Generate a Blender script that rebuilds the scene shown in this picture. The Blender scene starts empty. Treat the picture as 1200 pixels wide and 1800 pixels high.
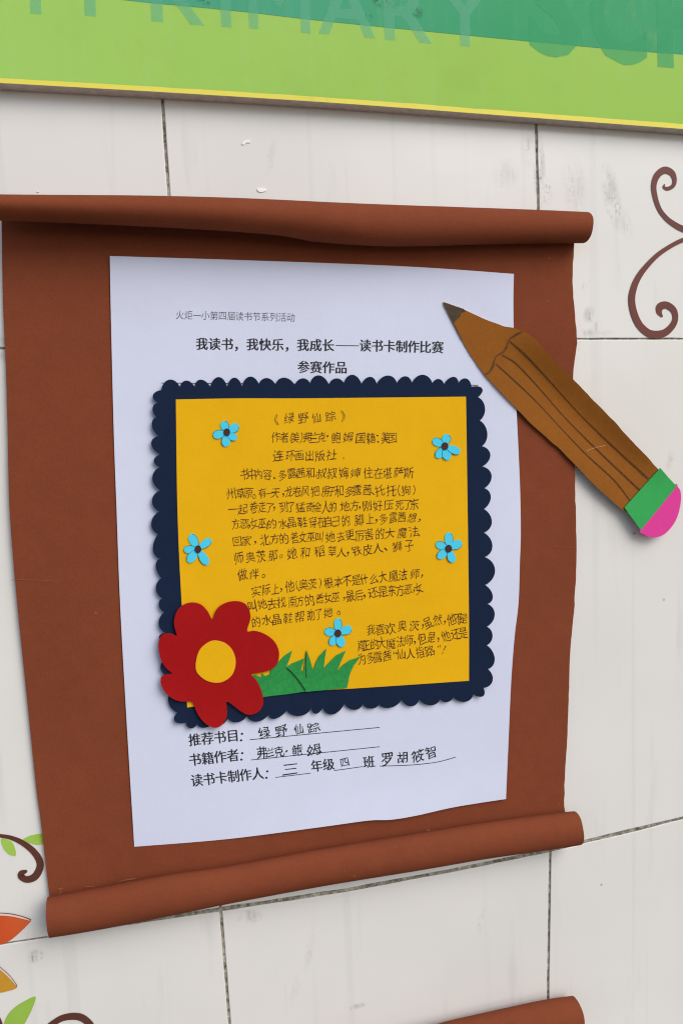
import bpy, bmesh, math, random
from mathutils import Vector, Matrix, geometry
from mathutils import noise as mnoise

random.seed(7)
R = math.radians
scene = bpy.context.scene
COL = scene.collection

# ------------------------------------------------------------------ camera
F = 1350.0                       # focal length in photo pixels (1200 x 1800)
DIST = 0.3935                    # metres from the camera to the wall
CAM = Vector((0.0, -DIST, 1.35))
yaw, pitch, roll = R(-13.69), R(6.03), R(-2.43)
def _mm(a, b): return [[sum(a[i][k] * b[k][j] for k in range(3)) for j in range(3)] for i in range(3)]
cy, sy, cp, sp, cr, sr = math.cos(yaw), math.sin(yaw), math.cos(pitch), math.sin(pitch), math.cos(roll), math.sin(roll)
RM = _mm([[cr, -sr, 0], [sr, cr, 0], [0, 0, 1]], _mm([[1, 0, 0], [0, cp, -sp], [0, sp, cp]], [[cy, 0, sy], [0, 1, 0], [-sy, 0, cy]]))
def w2b(v): return Vector((v[0], v[2], -v[1]))          # wall axes (right, down, away) -> Blender axes
cd = bpy.data.cameras.new('camera'); cam = bpy.data.objects.new('camera', cd); COL.objects.link(cam)
cd.sensor_fit = 'HORIZONTAL'; cd.sensor_width = 36.0; cd.lens = 36.0 * F / 1200.0
cd.clip_start = 0.01; cd.clip_end = 200
ax, ay, az = w2b(RM[0]), -w2b(RM[1]), -w2b(RM[2])
cam.matrix_world = Matrix(((ax.x, ay.x, az.x, CAM.x), (ax.y, ay.y, az.y, CAM.y), (ax.z, ay.z, az.z, CAM.z), (0, 0, 0, 1)))
scene.camera = cam

# ------------------------------------------------------------------ light: soft daylight from above and the right
SUN_EL, SUN_AZ = R(40), R(34)          # azimuth: to the right of straight out from the wall
sd = Vector((math.sin(SUN_AZ) * math.cos(SUN_EL), -math.cos(SUN_AZ) * math.cos(SUN_EL), math.sin(SUN_EL)))
world = bpy.data.worlds.new('World'); scene.world = world; world.use_nodes = True
nt = world.node_tree; nt.nodes.clear()
sky = nt.nodes.new('ShaderNodeTexSky'); sky.sky_type = 'NISHITA'; sky.sun_disc = False
sky.sun_elevation = SUN_EL; sky.sun_rotation = math.atan2(sd.x, sd.y)
sky.air_density = 1.0; sky.dust_density = 1.8; sky.ozone_density = 0.6
bg = nt.nodes.new('ShaderNodeBackground'); bg.inputs['Strength'].default_value = 0.085
wo = nt.nodes.new('ShaderNodeOutputWorld')
nt.links.new(sky.outputs[0], bg.inputs['Color']); nt.links.new(bg.outputs[0], wo.inputs['Surface'])
sl = bpy.data.lights.new('sun', 'SUN'); sl.energy = 1.25; sl.angle = R(44); sl.color = (1.0, 0.975, 0.94)
so = bpy.data.objects.new('sun', sl); COL.objects.link(so)
so.rotation_euler = (-sd).to_track_quat('-Z', 'Y').to_euler()
so.location = (0.5, -2, 3)
scene.view_settings.view_transform = 'Standard'; scene.view_settings.look = 'None'
scene.view_settings.gamma = 1.0; scene.view_settings.use_curve_mapping = False
scene.view_settings.exposure = 0.69
scene.render.engine = 'CYCLES'
scene.cycles.use_denoising = True
scene.cycles.pixel_filter_type = 'BLACKMAN_HARRIS'; scene.cycles.filter_width = 1.15
scene.cycles.max_bounces = 6

# ------------------------------------------------------------------ measuring helpers
def ray(px, py):
    c = ((px - 600) / F, (py - 900) / F, 1.0)
    return w2b([sum(RM[k][i] * c[k] for k in range(3)) for i in range(3)])
def onwall(px, py, h=0.0):
    """point at height h (number or function of x, z) off the wall seen at photo pixel px, py"""
    d = ray(px, py)
    hh = h if not callable(h) else 0.0
    for _ in range(1 if not callable(h) else 5):
        t = (-hh - CAM.y) / d.y
        p = CAM + d * t
        if callable(h): hh = h(p.x, p.z)
    return Vector((p.x, -hh, p.z))
def crop(ox, oy, s):
    return lambda pts: [(ox + p[0] / s, oy + p[1] / s) + tuple(w / s for w in p[2:]) for p in pts]
def smooth(pts, n=6, closed=False):
    """Catmull-Rom through points of any dimension"""
    out = []; N = len(pts)
    for i in range(N if closed else N - 1):
        if closed: a, b, c, d = pts[i - 1], pts[i], pts[(i + 1) % N], pts[(i + 2) % N]
        else: a, b, c, d = pts[max(i - 1, 0)], pts[i], pts[i + 1], pts[min(i + 2, N - 1)]
        for k in range(n):
            t = k / n
            out.append(tuple(0.5 * (2 * q + (r - p) * t + (2 * p - 5 * q + 4 * r - s) * t * t + (3 * q - p - 3 * r + s) * t ** 3)
                             for p, q, r, s in zip(a, b, c, d)))
    if not closed: out.append(tuple(pts[-1]))
    return out
def dense(pts, step=14, closed=True):
    out = []; N = len(pts)
    for i in range(N if closed else N - 1):
        a, b = pts[i], pts[(i + 1) % N]
        n = max(1, int(math.dist(a[:2], b[:2]) / step))
        for k in range(n): out.append((a[0] + (b[0] - a[0]) * k / n, a[1] + (b[1] - a[1]) * k / n))
    return out
def jag(pts, amp, seed=0, sc=0.07):
    """slightly uneven scissor cut"""
    return [(p[0] + amp * mnoise.noise((p[0] * sc, p[1] * sc, seed)), p[1] + amp * mnoise.noise((p[0] * sc, p[1] * sc, seed + 9.3))) for p in pts]
def ss(a, b, x):
    t = min(1, max(0, (x - a) / (b - a))); return t * t * (3 - 2 * t)

# ------------------------------------------------------------------ objects
def tag(o, label=None, cat=None, group=None, kind=None):
    if label: o['label'] = label
    if cat: o['category'] = cat
    if group: o['group'] = group
    if kind: o['kind'] = kind
    return o
def thing(name, loc, label, cat, group=None):
    o = bpy.data.objects.new(name, None); COL.objects.link(o); o.location = loc
    o.empty_display_size = 0.01
    return tag(o, label, cat, group, 'thing')
def link(name, me, mats, parent=None, origin=None):
    o = bpy.data.objects.new(name, me); COL.objects.link(o)
    for m in (mats if isinstance(mats, (list, tuple)) else [mats]): me.materials.append(m)
    if parent is not None:
        me.transform(Matrix.Translation(-parent_world(parent)))
        o.parent = parent
    elif origin is not None:
        me.transform(Matrix.Translation(-origin)); o.location = origin
    return o
def parent_world(p):
    v = Vector(p.location)
    while p.parent is not None: p = p.parent; v += Vector(p.location)
    return v
def inside(p, poly):
    c = False; n = len(poly); x, z = p
    for i in range(n):
        x1, z1 = poly[i]; x2, z2 = poly[i - 1]
        if (z1 > z) != (z2 > z) and x < (x2 - x1) * (z - z1) / (z2 - z1) + x1: c = not c
    return c
def sheet_mesh(outline, hf, thick, grid=None, world2d=False, bevel=0):
    """paper-like solid: outline (photo pixels, or wall x,z), front surface at height hf(x,z), given thickness; slot 1 = cut edge"""
    h = hf if callable(hf) else (lambda x, z: hf)
    if world2d: o2 = [Vector(p) for p in outline]
    else:
        o2 = []
        for p in outline:
            q = onwall(p[0], p[1], h); o2.append(Vector((q.x, q.z)))
    clean = []
    for p in o2:
        if not clean or (p - clean[-1]).length > 1e-5: clean.append(p)
    if (clean[0] - clean[-1]).length < 1e-5: clean.pop()
    o2 = clean; n = len(o2)
    pts = list(o2)
    if grid:
        poly = [(p.x, p.y) for p in o2]
        x0, x1 = min(p.x for p in o2), max(p.x for p in o2); z0, z1 = min(p.y for p in o2), max(p.y for p in o2)
        i = 0; z = z0 + grid * .5
        while z < z1:
            x = x0 + grid * (.25 + .5 * (i % 2))
            while x < x1:
                if inside((x, z), poly) and min((Vector((x, z)) - p).length for p in o2) > grid * .3: pts.append(Vector((x, z)))
                x += grid
            z += grid * .866; i += 1
    vs, es, fs, ov, oe, of = geometry.delaunay_2d_cdt(pts, [], [list(range(n))], 1, 1e-7)
    bm = bmesh.new()
    fv = [bm.verts.new((v.x, -h(v.x, v.y), v.y)) for v in vs]
    bv = [bm.verts.new((v.x, -h(v.x, v.y) + thick, v.y)) for v in vs]
    for f in fs:
        a = [fv[i] for i in f]
        q = bm.faces.new(a); q.normal_update()
        if q.normal.y > 0: q.normal_flip()
        q.smooth = True
        q2 = bm.faces.new([bv[i] for i in f]); q2.normal_update()
        if q2.normal.y < 0: q2.normal_flip()
        q2.smooth = True
    bm.verts.index_update()
    cnt = {}
    for f in fs:
        for i in range(3):
            e = (f[i], f[(i + 1) % 3]); cnt.setdefault((min(e), max(e)), []).append(e)
    for k, l in cnt.items():
        if len(l) == 1:
            i, j = l[0]
            q = bm.faces.new([fv[i], fv[j], bv[j], bv[i]]); q.material_index = 1
            for e in q.edges:
                e.smooth = False
    bmesh.ops.recalc_face_normals(bm, faces=bm.faces)
    me = bpy.data.meshes.new('m'); bm.to_mesh(me); bm.free()
    return me
class Ink:
    """flat marks lying on a surface: pen strokes and lettering collected into one mesh"""
    def __init__(s): s.v = []; s.f = []
    def stroke(s, pts, hf, w=None, n=5, sm=True):
        p = smooth(pts, n) if sm and len(pts) > 2 else list(pts)
        if len(p) == 2: p = [tuple(p[0][i] + (p[1][i] - p[0][i]) * k / 12 for i in range(len(p[0]))) for k in range(13)]
        b = len(s.v)
        for i, q in enumerate(p):
            a, c = p[max(i - 1, 0)], p[min(i + 1, len(p) - 1)]
            dx, dy = c[0] - a[0], c[1] - a[1]; l = math.hypot(dx, dy) or 1
            ww = (q[2] if len(q) > 2 else w) / 2
            s.v.append(onwall(q[0] - dy / l * ww, q[1] + dx / l * ww, hf)); s.v.append(onwall(q[0] + dy / l * ww, q[1] - dx / l * ww, hf))
        for i in range(len(p) - 1): s.f.append((b + 2 * i, b + 2 * i + 2, b + 2 * i + 3, b + 2 * i + 1))
    def poly(s, me, f2):
        b = len(s.v)
        for v in me.vertices: s.v.append(f2(v.co.x, v.co.y))
        for p in me.polygons: s.f.append(tuple(b + i for i in p.vertices))
    def build(s, name, m, parent):
        me = bpy.data.meshes.new(name); me.from_pydata([tuple(v) for v in s.v], [], s.f); me.update()
        bm = bmesh.new(); bm.from_mesh(me)
        for f in bm.faces:
            f.normal_update()
            if f.normal.y > 0: f.normal_flip()
        bm.to_mesh(me); bm.free()
        return link(name, me, m, parent)
_gl = {}
def glyph(ch, off=0.0):
    k = (ch, off)
    if k in _gl: return _gl[k]
    c = bpy.data.curves.new('t', 'FONT'); c.body = ch; c.size = 1.0; c.offset = off; c.resolution_u = 3; c.fill_mode = 'FRONT'
    o = bpy.data.objects.new('t', c); COL.objects.link(o)
    dg = bpy.context.evaluated_depsgraph_get(); dg.update()
    me = bpy.data.meshes.new_from_object(o.evaluated_get(dg))
    bpy.data.objects.remove(o); bpy.data.curves.remove(c)
    xs = [v.co.x for v in me.vertices]; ys = [v.co.y for v in me.vertices]
    _gl[k] = (me, (min(xs), max(xs), min(ys), max(ys))); return _gl[k]
EM = None
def em():
    global EM
    if EM is None:
        b = glyph('国')[1]; EM = max(b[1] - b[0], b[3] - b[2]) * 1.12
    return EM
def put(ink, ch, cx, cyy, sx, sy_, ang, hf, off=0.0, hand=0.0):
    """one character centred at photo pixel cx, cyy; sx, sy_ = em size in pixels"""
    me, b = glyph(ch, off); mx, my = (b[0] + b[1]) / 2, (b[2] + b[3]) / 2; e = em()
    ca, sa = math.cos(ang), math.sin(ang)
    sd_ = random.uniform(0, 100); sh = random.uniform(-.10, .16) if hand else 0
    kx, ky = 1 + random.uniform(-.12, .1) * hand, 1 + random.uniform(-.1, .12) * hand
    def f2(x, y):
        u, v = (x - mx) / e, (y - my) / e
        if hand:
            u2 = u + hand * .11 * mnoise.noise((u * 2.1, v * 2.1, sd_)) + sh * v + hand * .035 * mnoise.noise((u * 6, v * 6, sd_ + 3))
            v2 = v + hand * .12 * mnoise.noise((u * 2.1, v * 2.1, sd_ + 50)) + hand * .035 * mnoise.noise((u * 6, v * 6, sd_ + 70)) + .10 * hand * u
            u, v = u2 * kx, v2 * ky
        X, Y = u * sx, -v * sy_
        return onwall(cx + X * ca - Y * sa, cyy + X * sa + Y * ca, hf)
    ink.poly(me, f2)

# ------------------------------------------------------------------ materials
def lin(r, g, b):
    f = lambda c: ((c / 255 + .055) / 1.055) ** 2.4 if c > 10 else c / 255 / 12.92
    return (f(r), f(g), f(b), 1)
class MatB:
    def __init__(s, name, rough=.8, spec=.3):
        s.m = bpy.data.materials.new(name); s.m.use_nodes = True; s.t = s.m.node_tree
        s.b = s.t.nodes['Principled BSDF']; s.b.inputs['Roughness'].default_value = rough; s.b.inputs['Specular IOR Level'].default_value = spec
        s.co = s.t.nodes.new('ShaderNodeTexCoord').outputs['Object']
    def n(s, t, **k):
        q = s.t.nodes.new(t)
        for a, v in k.items(): setattr(q, a, v)
        return q
    def l(s, a, b): s.t.links.new(a, b)
    def noise(s, scale, detail=3, rough=.55, vec=None):
        q = s.n('ShaderNodeTexNoise'); q.inputs['Scale'].default_value = scale; q.inputs['Detail'].default_value = detail; q.inputs['Roughness'].default_value = rough
        s.l(vec or s.co, q.inputs['Vector']); return q.outputs['Fac']
    def ramp(s, v, a, b, c=0.0, d=1.0):
        q = s.n('ShaderNodeMapRange'); q.clamp = True
        for i, x in zip(('From Min', 'From Max', 'To Min', 'To Max'), (a, b, c, d)): q.inputs[i].default_value = x
        s.l(v, q.inputs['Value']); return q.outputs[0]
    def math(s, op, a, b=None):
        q = s.n('ShaderNodeMath', operation=op)
        for i, x in enumerate((a, b)):
            if x is None: continue
            if isinstance(x, (int, float)): q.inputs[i].default_value = x
            else: s.l(x, q.inputs[i])
        return q.outputs[0]
    def mix(s, f, a, b, mode='MIX'):
        q = s.n('ShaderNodeMix', data_type='RGBA', blend_type=mode)
        for i, x in ((0, f), (6, a), (7, b)):
            if isinstance(x, (int, float, tuple)): q.inputs[i].default_value = x
            else: s.l(x, q.inputs[i])
        return q.outputs[2]
    def mapping(s, loc=(0, 0, 0), rot=(0, 0, 0), sc=(1, 1, 1), kind='POINT'):
        q = s.n('ShaderNodeMapping', vector_type=kind)
        q.inputs[1].default_value = loc; q.inputs[2].default_value = rot; q.inputs[3].default_value = sc
        s.l(s.co, q.inputs[0]); return q.outputs[0]
    def bump(s, v, strength, dist=.0003, prev=None):
        q = s.n('ShaderNodeBump'); q.inputs['Strength'].default_value = strength; q.inputs['Distance'].default_value = dist
        s.l(v, q.inputs['Height'])
        if prev: s.l(prev, q.inputs['Normal'])
        return q.outputs[0]
    def blob(s, px, py, rx, ry, rot, off=(0, 0, 0)):
        """soft ellipse on the wall at a photo pixel; radii in pixels"""
        c = onwall(px, py); k = DIST / F * 1.05
        mp = s.mapping(Vector((c.x, 0, c.z)) - Vector(off), (0, R(rot), 0), (rx * k, 1, ry * k), 'TEXTURE')
        q = s.n('ShaderNodeVectorMath', operation='LENGTH'); s.l(mp, q.inputs[0])
        return s.ramp(q.outputs['Value'], 1.0, .25)
def scaled(c, k): return tuple(min(1, x * k) for x in c[:3]) + (1,)
def paper(name, c, rough=.85, var=.10, fine=900, bump=.25, spec=.25, stain=None):
    """matt craft paper: fibre mottling, soft larger clouds, tiny tooth"""
    B = MatB(name, rough, spec)
    f1, f2, f3 = B.noise(fine, 4, .7), B.noise(110, 3), B.noise(14, 2)
    k = B.math('ADD', B.math('ADD', B.math('MULTIPLY', f1, .5), B.math('MULTIPLY', f2, .3)), B.math('MULTIPLY', f3, .35))
    t = B.ramp(k, .38, .78)
    c1 = B.mix(t, scaled(c, 1 - var), scaled(c, 1 + var))
    if stain:
        sp_ = B.n('ShaderNodeTexVoronoi'); sp_.inputs['Scale'].default_value = 150; B.l(B.co, sp_.inputs['Vector'])
        m1 = B.ramp(sp_.outputs['Distance'], .10, .05)
        m2 = B.ramp(B.noise(37, 2), .63, .66)
        c1 = B.mix(B.math('MULTIPLY', B.math('MULTIPLY', m1, m2), .5), c1, stain)
    B.l(c1, B.b.inputs['Base Color'])
    B.l(B.bump(f1, bump, .0003, B.bump(f2, bump * .6, .0008)), B.b.inputs['Normal'])
    return B.m
def ink_mat(name, c, rough=.6):
    B = MatB(name, rough, .2)
    t = B.ramp(B.noise(700, 2), .3, .7)
    B.l(B.mix(t, c, scaled(c, 1.9)), B.b.inputs['Base Color']); return B.m
def film(name, c1, c2, rough=.35, sc=30):
    B = MatB(name, rough, .16)
    B.l(B.mix(B.ramp(B.noise(sc, 3), .3, .7), c1, c2), B.b.inputs['Base Color'])
    B.l(B.bump(B.noise(220, 2), .05), B.b.inputs['Normal']); return B.m

M = {}
M['kraft'] = paper('brown_craft_paper', (.205, .0515, .022, 1), .92, .13, 800, .35, .12, (.40, .17, .08, 1))
M['kraft_edge'] = paper('brown_paper_cut_edge', (.30, .105, .05, 1), .9, .1)
M['white'] = paper('white_printer_paper', (.640, .665, .810, 1), .75, .03, 1200, .10, .25)
M['white_edge'] = paper('white_paper_edge', (.75, .76, .85, 1), .8, .03)
M['navy'] = paper('navy_card', (.0075, .0165, .045, 1), .8, .16, 700, .25, .10)
M['yellow'] = paper('yellow_card', (.78, .42, .006, 1), .85, .06, 900, .14, .10)
M['yellow_edge'] = paper('yellow_card_edge', (.86, .6, .12, 1), .8, .06)
M['red'] = paper('red_card', (.34, .006, .007, 1), .8, .10, 800, .22, .10)
M['grass'] = paper('green_crepe_card', (.026, .27, .06, 1), .85, .24, 420, .5, .15)
M['cyan'] = paper('light_blue_paper', (.075, .60, .80, 1), .85, .06, 900, .2, .12)
M['pencil'] = paper('tan_brown_card', (.275, .094, .0125, 1), .85, .12, 500, .3, .12, (.42, .2, .07, 1))
M['pencil_edge'] = paper('pale_cut_card_edge', (.55, .32, .17, 1), .9, .1)
M['band'] = paper('green_card', (.035, .37, .085, 1), .8, .07)
M['pink'] = paper('pink_card', (.72, .045, .30, 1), .75, .05)
M['ink'] = ink_mat('dark_brown_pen_ink', (.055, .017, .006, 1))
M['black'] = ink_mat('black_pen_ink', (.010, .010, .014, 1))
M['print'] = ink_mat('black_toner', (.012, .012, .018, 1))
M['grey_print'] = ink_mat('grey_toner', (.07, .07, .09, 1))
M['marker'] = ink_mat('dark_brown_marker', (.066, .027, .006, 1))
M['lead'] = ink_mat('black_brown_marker_fill', (.042, .028, .014, 1))
M['seed'] = paper('dark_maroon_paper', (.07, .018, .016, 1), .8, .5, 1600)
M['vine'] = film('brown_vinyl', (.135, .043, .034, 1), (.165, .053, .043, 1))
M['vine_dark'] = film('dark_brown_vinyl', (.095, .036, .024, 1), (.12, .043, .03, 1))
M['leaf'] = film('leaf_green_vinyl', (.30, .50, .075, 1), (.37, .58, .10, 1))
M['leaf_dark'] = film('mid_green_vinyl', (.27, .45, .06, 1), (.33, .52, .085, 1))

# tiles -----------------------------------------------------------
B = MatB('glazed_cream_tile', .22, .45)
base = (.735, .715, .675, 1)
cl = B.ramp(B.noise(9, 3), .3, .7)
c = B.mix(cl, scaled(base, .965), scaled((.742, .718, .685, 1), 1.03))
vl = B.noise(1, 1, .4, B.mapping(sc=(95, 0, 1.3)))
c = B.mix(B.math('MULTIPLY', B.ramp(vl, .62, .68), .16), c, (.52, .53, .51, 1))
dg_ = B.noise(1, 3, .6, B.mapping(rot=(0, R(-18), 0), sc=(62, 1, 9)))
c = B.mix(B.math('MULTIPLY', B.ramp(dg_, .60, .74), .28), c, (.50, .50, .50, 1))
gr = B.noise(420, 4, .7)
SM = [(1075, 345, 22, 70, -14, .62), (1010, 330, 30, 62, -8, .30), (948, 300, 14, 70, -1, .75), (930, 260, 18, 40, 5, .35), (960, 335, 16, 26, 0, .6),
      (888, 305, 30, 30, 0, .28), (1100, 395, 16, 34, -14, .3), (1035, 552, 14, 18, 20, .7), (1048, 575, 5, 12, 0, .8), (1178, 805, 10, 26, 12, .4),
      (62, 1682, 16, 14, 0, .8), (440, 1612, 26, 16, 8, .45), (8, 610, 20, 30, 0, .8), (625, 1770, 24, 7, 0, .5), (430, 248, 10, 5, 0, .2), (476, 275, 8, 36, 14, .22),
      (1030, 500, 10, 14, 30, .5), (1032, 585, 60, 10, 0, .4), (545, 1663, 9, 60, 12, .25), (520, 1740, 10, 40, 15, .22), (845, 1620, 10, 34, 10, .25)]
sm = None
for i, (px, py, rx, ry, rt, k) in enumerate(SM):
    q = B.math('MULTIPLY', B.blob(px, py, rx, ry, rt), k); sm = q if sm is None else B.math('MAXIMUM', sm, q)
sk = B.noise(1, 5, .72, B.mapping(rot=(0, R(-13), 0), sc=(700, 1, 75)))
wash = B.ramp(B.noise(1, 3, .6, B.mapping(rot=(0, R(-13), 0), sc=(170, 1, 60))), .38, .60)
spk0 = B.ramp(B.math('ADD', B.math('MULTIPLY', gr, .55), B.math('MULTIPLY', sk, .45)), .52, .60)
c = B.mix(B.math('MULTIPLY', B.math('MULTIPLY', B.ramp(sm, 0, .5), wash), .48), c, (.40, .385, .33, 1))
c = B.mix(B.math('MULTIPLY', B.math('MULTIPLY', sm, spk0), .85), c, (.17, .16, .12, 1))
vo = B.n('ShaderNodeTexVoronoi'); vo.inputs['Scale'].default_value = 70; B.l(B.co, vo.inputs['Vector'])
spk = B.math('MULTIPLY', B.ramp(vo.outputs['Distance'], .085, .04), B.ramp(B.noise(23, 2), .60, .63))
c = B.mix(B.math('MULTIPLY', spk, .65), c, (.22, .20, .16, 1))
B.l(c, B.b.inputs['Base Color'])
B.l(B.bump(B.noise(26, 2), .05, .003, B.bump(gr, .02)), B.b.inputs['Normal'])
M['tile'] = B.m
B = MatB('tile_cut_edge', .6, .3)
B.l(B.mix(B.ramp(B.noise(500, 4), .35, .65), (.50, .47, .40, 1), (.16, .15, .12, 1)), B.b.inputs['Base Color']); M['tile_edge'] = B.m
B = MatB('dirty_grout', .95, .1)
g1 = B.ramp(B.noise(330, 5, .7), .38, .62); g2 = B.ramp(B.noise(40, 3), .4, .62)
c = B.mix(g1, (.10, .09, .065, 1), (.50, .47, .39, 1)); c = B.mix(B.math('MULTIPLY', g2, .5), c, (.12, .11, .08, 1))
B.l(c, B.b.inputs['Base Color']); B.l(B.bump(B.noise(600, 4), .8, .0006), B.b.inputs['Normal']); M['grout'] = B.m

# sign board ------------------------------------------------------
def board_mat(name, c1, c2, smudges=()):
    B = MatB(name, .3, .13)
    sx_ = B.n('ShaderNodeSeparateXYZ'); B.l(B.co, sx_.inputs[0])      # pale sheen on the left painted into the print as a colour ramp
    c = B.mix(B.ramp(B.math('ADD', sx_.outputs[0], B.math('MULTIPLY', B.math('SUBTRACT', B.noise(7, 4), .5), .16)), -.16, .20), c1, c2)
    m = B.math('MULTIPLY', B.ramp(B.noise(19, 5, .7), .50, .72), .26); c = B.mix(m, c, scaled(c2, .80))
    m = B.math('MULTIPLY', B.ramp(B.noise(1, 4, .6, B.mapping(sc=(150, 1, 16))), .52, .75), .05); c = B.mix(m, c, (.62, .74, .45, 1))
    m = B.math('MULTIPLY', B.ramp(B.noise(1, 5, .7, B.mapping(loc=(3, 0, 1), sc=(40, 1, 25))), .58, .70), .20); c = B.mix(m, c, (.34, .40, .10, 1))
    vo = B.n('ShaderNodeTexVoronoi'); vo.inputs['Scale'].default_value = 95; B.l(B.co, vo.inputs['Vector'])
    c = B.mix(B.math('MULTIPLY', B.math('MULTIPLY', B.ramp(vo.outputs['Distance'], .09, .05), B.ramp(B.noise(31, 2), .6, .63)), .7), c, scaled(c1, .25))
    for (px, py, r) in smudges:
        b = B.math('MULTIPLY', B.blob(px, py, r, r * .8, 0, BOARD_O), B.ramp(B.noise(420, 4, .7), .45, .56))
        c = B.mix(b, c, (.012, .14, .06, 1))
    B.l(c, B.b.inputs['Base Color']); B.l(B.bump(B.noise(60, 3), .06, .002), B.b.inputs['Normal']); return B.m
BOARD_O = Vector((0, 0, 1.5))
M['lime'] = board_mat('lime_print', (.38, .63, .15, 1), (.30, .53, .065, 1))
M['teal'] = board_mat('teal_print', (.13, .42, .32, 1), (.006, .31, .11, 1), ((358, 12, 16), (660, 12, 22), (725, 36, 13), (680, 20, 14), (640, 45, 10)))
M['trim'] = board_mat('yellow_print', (.80, .70, .11, 1), (.80, .70, .10, 1))
B = MatB('grey_board_core', .8, .2); B.l(B.mix(B.ramp(B.noise(300, 4), .3, .7), (.50, .43, .38, 1), (.66, .58, .52, 1)), B.b.inputs['Base Color']); M['core'] = B.m
def tint(name, c, a):
    B = MatB(name, .3, .13); B.b.inputs['Base Color'].default_value = c
    tr = B.n('ShaderNodeBsdfTransparent'); mx = B.n('ShaderNodeMixShader'); out = B.t.nodes['Material Output']
    f = B.ramp(B.noise(40, 3), .2, .8, a * .85, a * 1.15)
    B.l(f, mx.inputs[0]); B.l(tr.outputs[0], mx.inputs[1]); B.l(B.b.outputs[0], mx.inputs[2]); B.l(mx.outputs[0], out.inputs['Surface']); return B.m
M['letter_s'] = tint('translucent_green_lettering', (.17, .60, .37, 1), .38)
M['letter_b'] = tint('translucent_emerald_lettering', (.035, .47, .17, 1), .50)

# ================================================================== the yard in front of the wall (below the frame; it throws light back up)
me = bpy.data.meshes.new('ground'); me.from_pydata([(-9, -14, 0), (9, -14, 0), (9, .05, 0), (-9, .05, 0)], [], [(0, 1, 2, 3)]); me.update()
B = MatB('pale_concrete', .9, .2); B.l(B.mix(B.ramp(B.noise(3, 5, .65), .3, .7), (.155, .15, .14, 1), (.21, .20, .185, 1)), B.b.inputs['Base Color'])
tag(link('ground', me, B.m), kind='structure')
# ================================================================== the wall
wallT = thing('tiled_wall', (0, 0, 1.0), 'glossy cream tiled wall with dirty dark joints behind everything', 'wall')
def wp(l): return [onwall(*p) for p in l]
def lut(pts, key, val):
    pts = sorted([(key(p), val(p)) for p in pts])
    def f(t):
        if t <= pts[0][0]: i = 0
        elif t >= pts[-1][0]: i = len(pts) - 2
        else: i = max(k for k in range(len(pts) - 1) if pts[k][0] <= t)
        (a, va), (b, vb) = pts[i], pts[i + 1]
        if t < a or t > b:       # beyond what the photo shows: keep the overall direction
            (a, va), (b, vb) = (pts[0], pts[-1])
            base_, e = (pts[0] if t < pts[0][0] else pts[-1]), 0
            return base_[1] + (vb - va) / (b - a) * (t - base_[0])
        return va + (vb - va) * (t - a) / (b - a)
    return f
H1 = lut(wp([(-40, 613), (600, 601), (1015, 595.5), (1240, 595)]), lambda p: p.x, lambda p: p.z)
H2 = lut(wp([(-40, 1667), (95, 1646), (230, 1624), (390, 1599), (600, 1567), (800, 1530), (968, 1495), (1240, 1429)]), lambda p: p.x, lambda p: p.z)
V1 = lut(wp([(285, 170), (297, 345), (388, 1600), (404, 1810)]), lambda p: p.z, lambda p: p.x)
V2 = lut(wp([(942, 215), (946, 375), (967, 1495), (963, 1735)]), lambda p: p.z, lambda p: p.x)
hh = H1(0) - H2(0); ww = V2(1.3) - V1(1.3)
rows = [(lambda x: H1(x) + 2 * hh), (lambda x: H1(x) + hh), H1, H2, (lambda x: H2(x) - hh), (lambda x: H2(x) - 2 * hh), (lambda x: H2(x) - 3 * hh), (lambda x: H2(x) - 4 * hh)]
cols = [(lambda z: V1(z) - 3 * ww), (lambda z: V1(z) - 2 * ww), (lambda z: V1(z) - ww), V1, V2, (lambda z: V2(z) + ww), (lambda z: V2(z) + 2 * ww), (lambda z: V2(z) + 3 * ww)]
JX0, JX1 = onwall(60, 1650).x, onwall(430, 1595).x
def rgap(k, x): return (.0004 + .0007 * ss(JX0, JX1, x) + .0003 * mnoise.noise((x * 25, 7, 3))) if k == 3 else .00042
cg = .0007
allb = bmesh.new()
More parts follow.
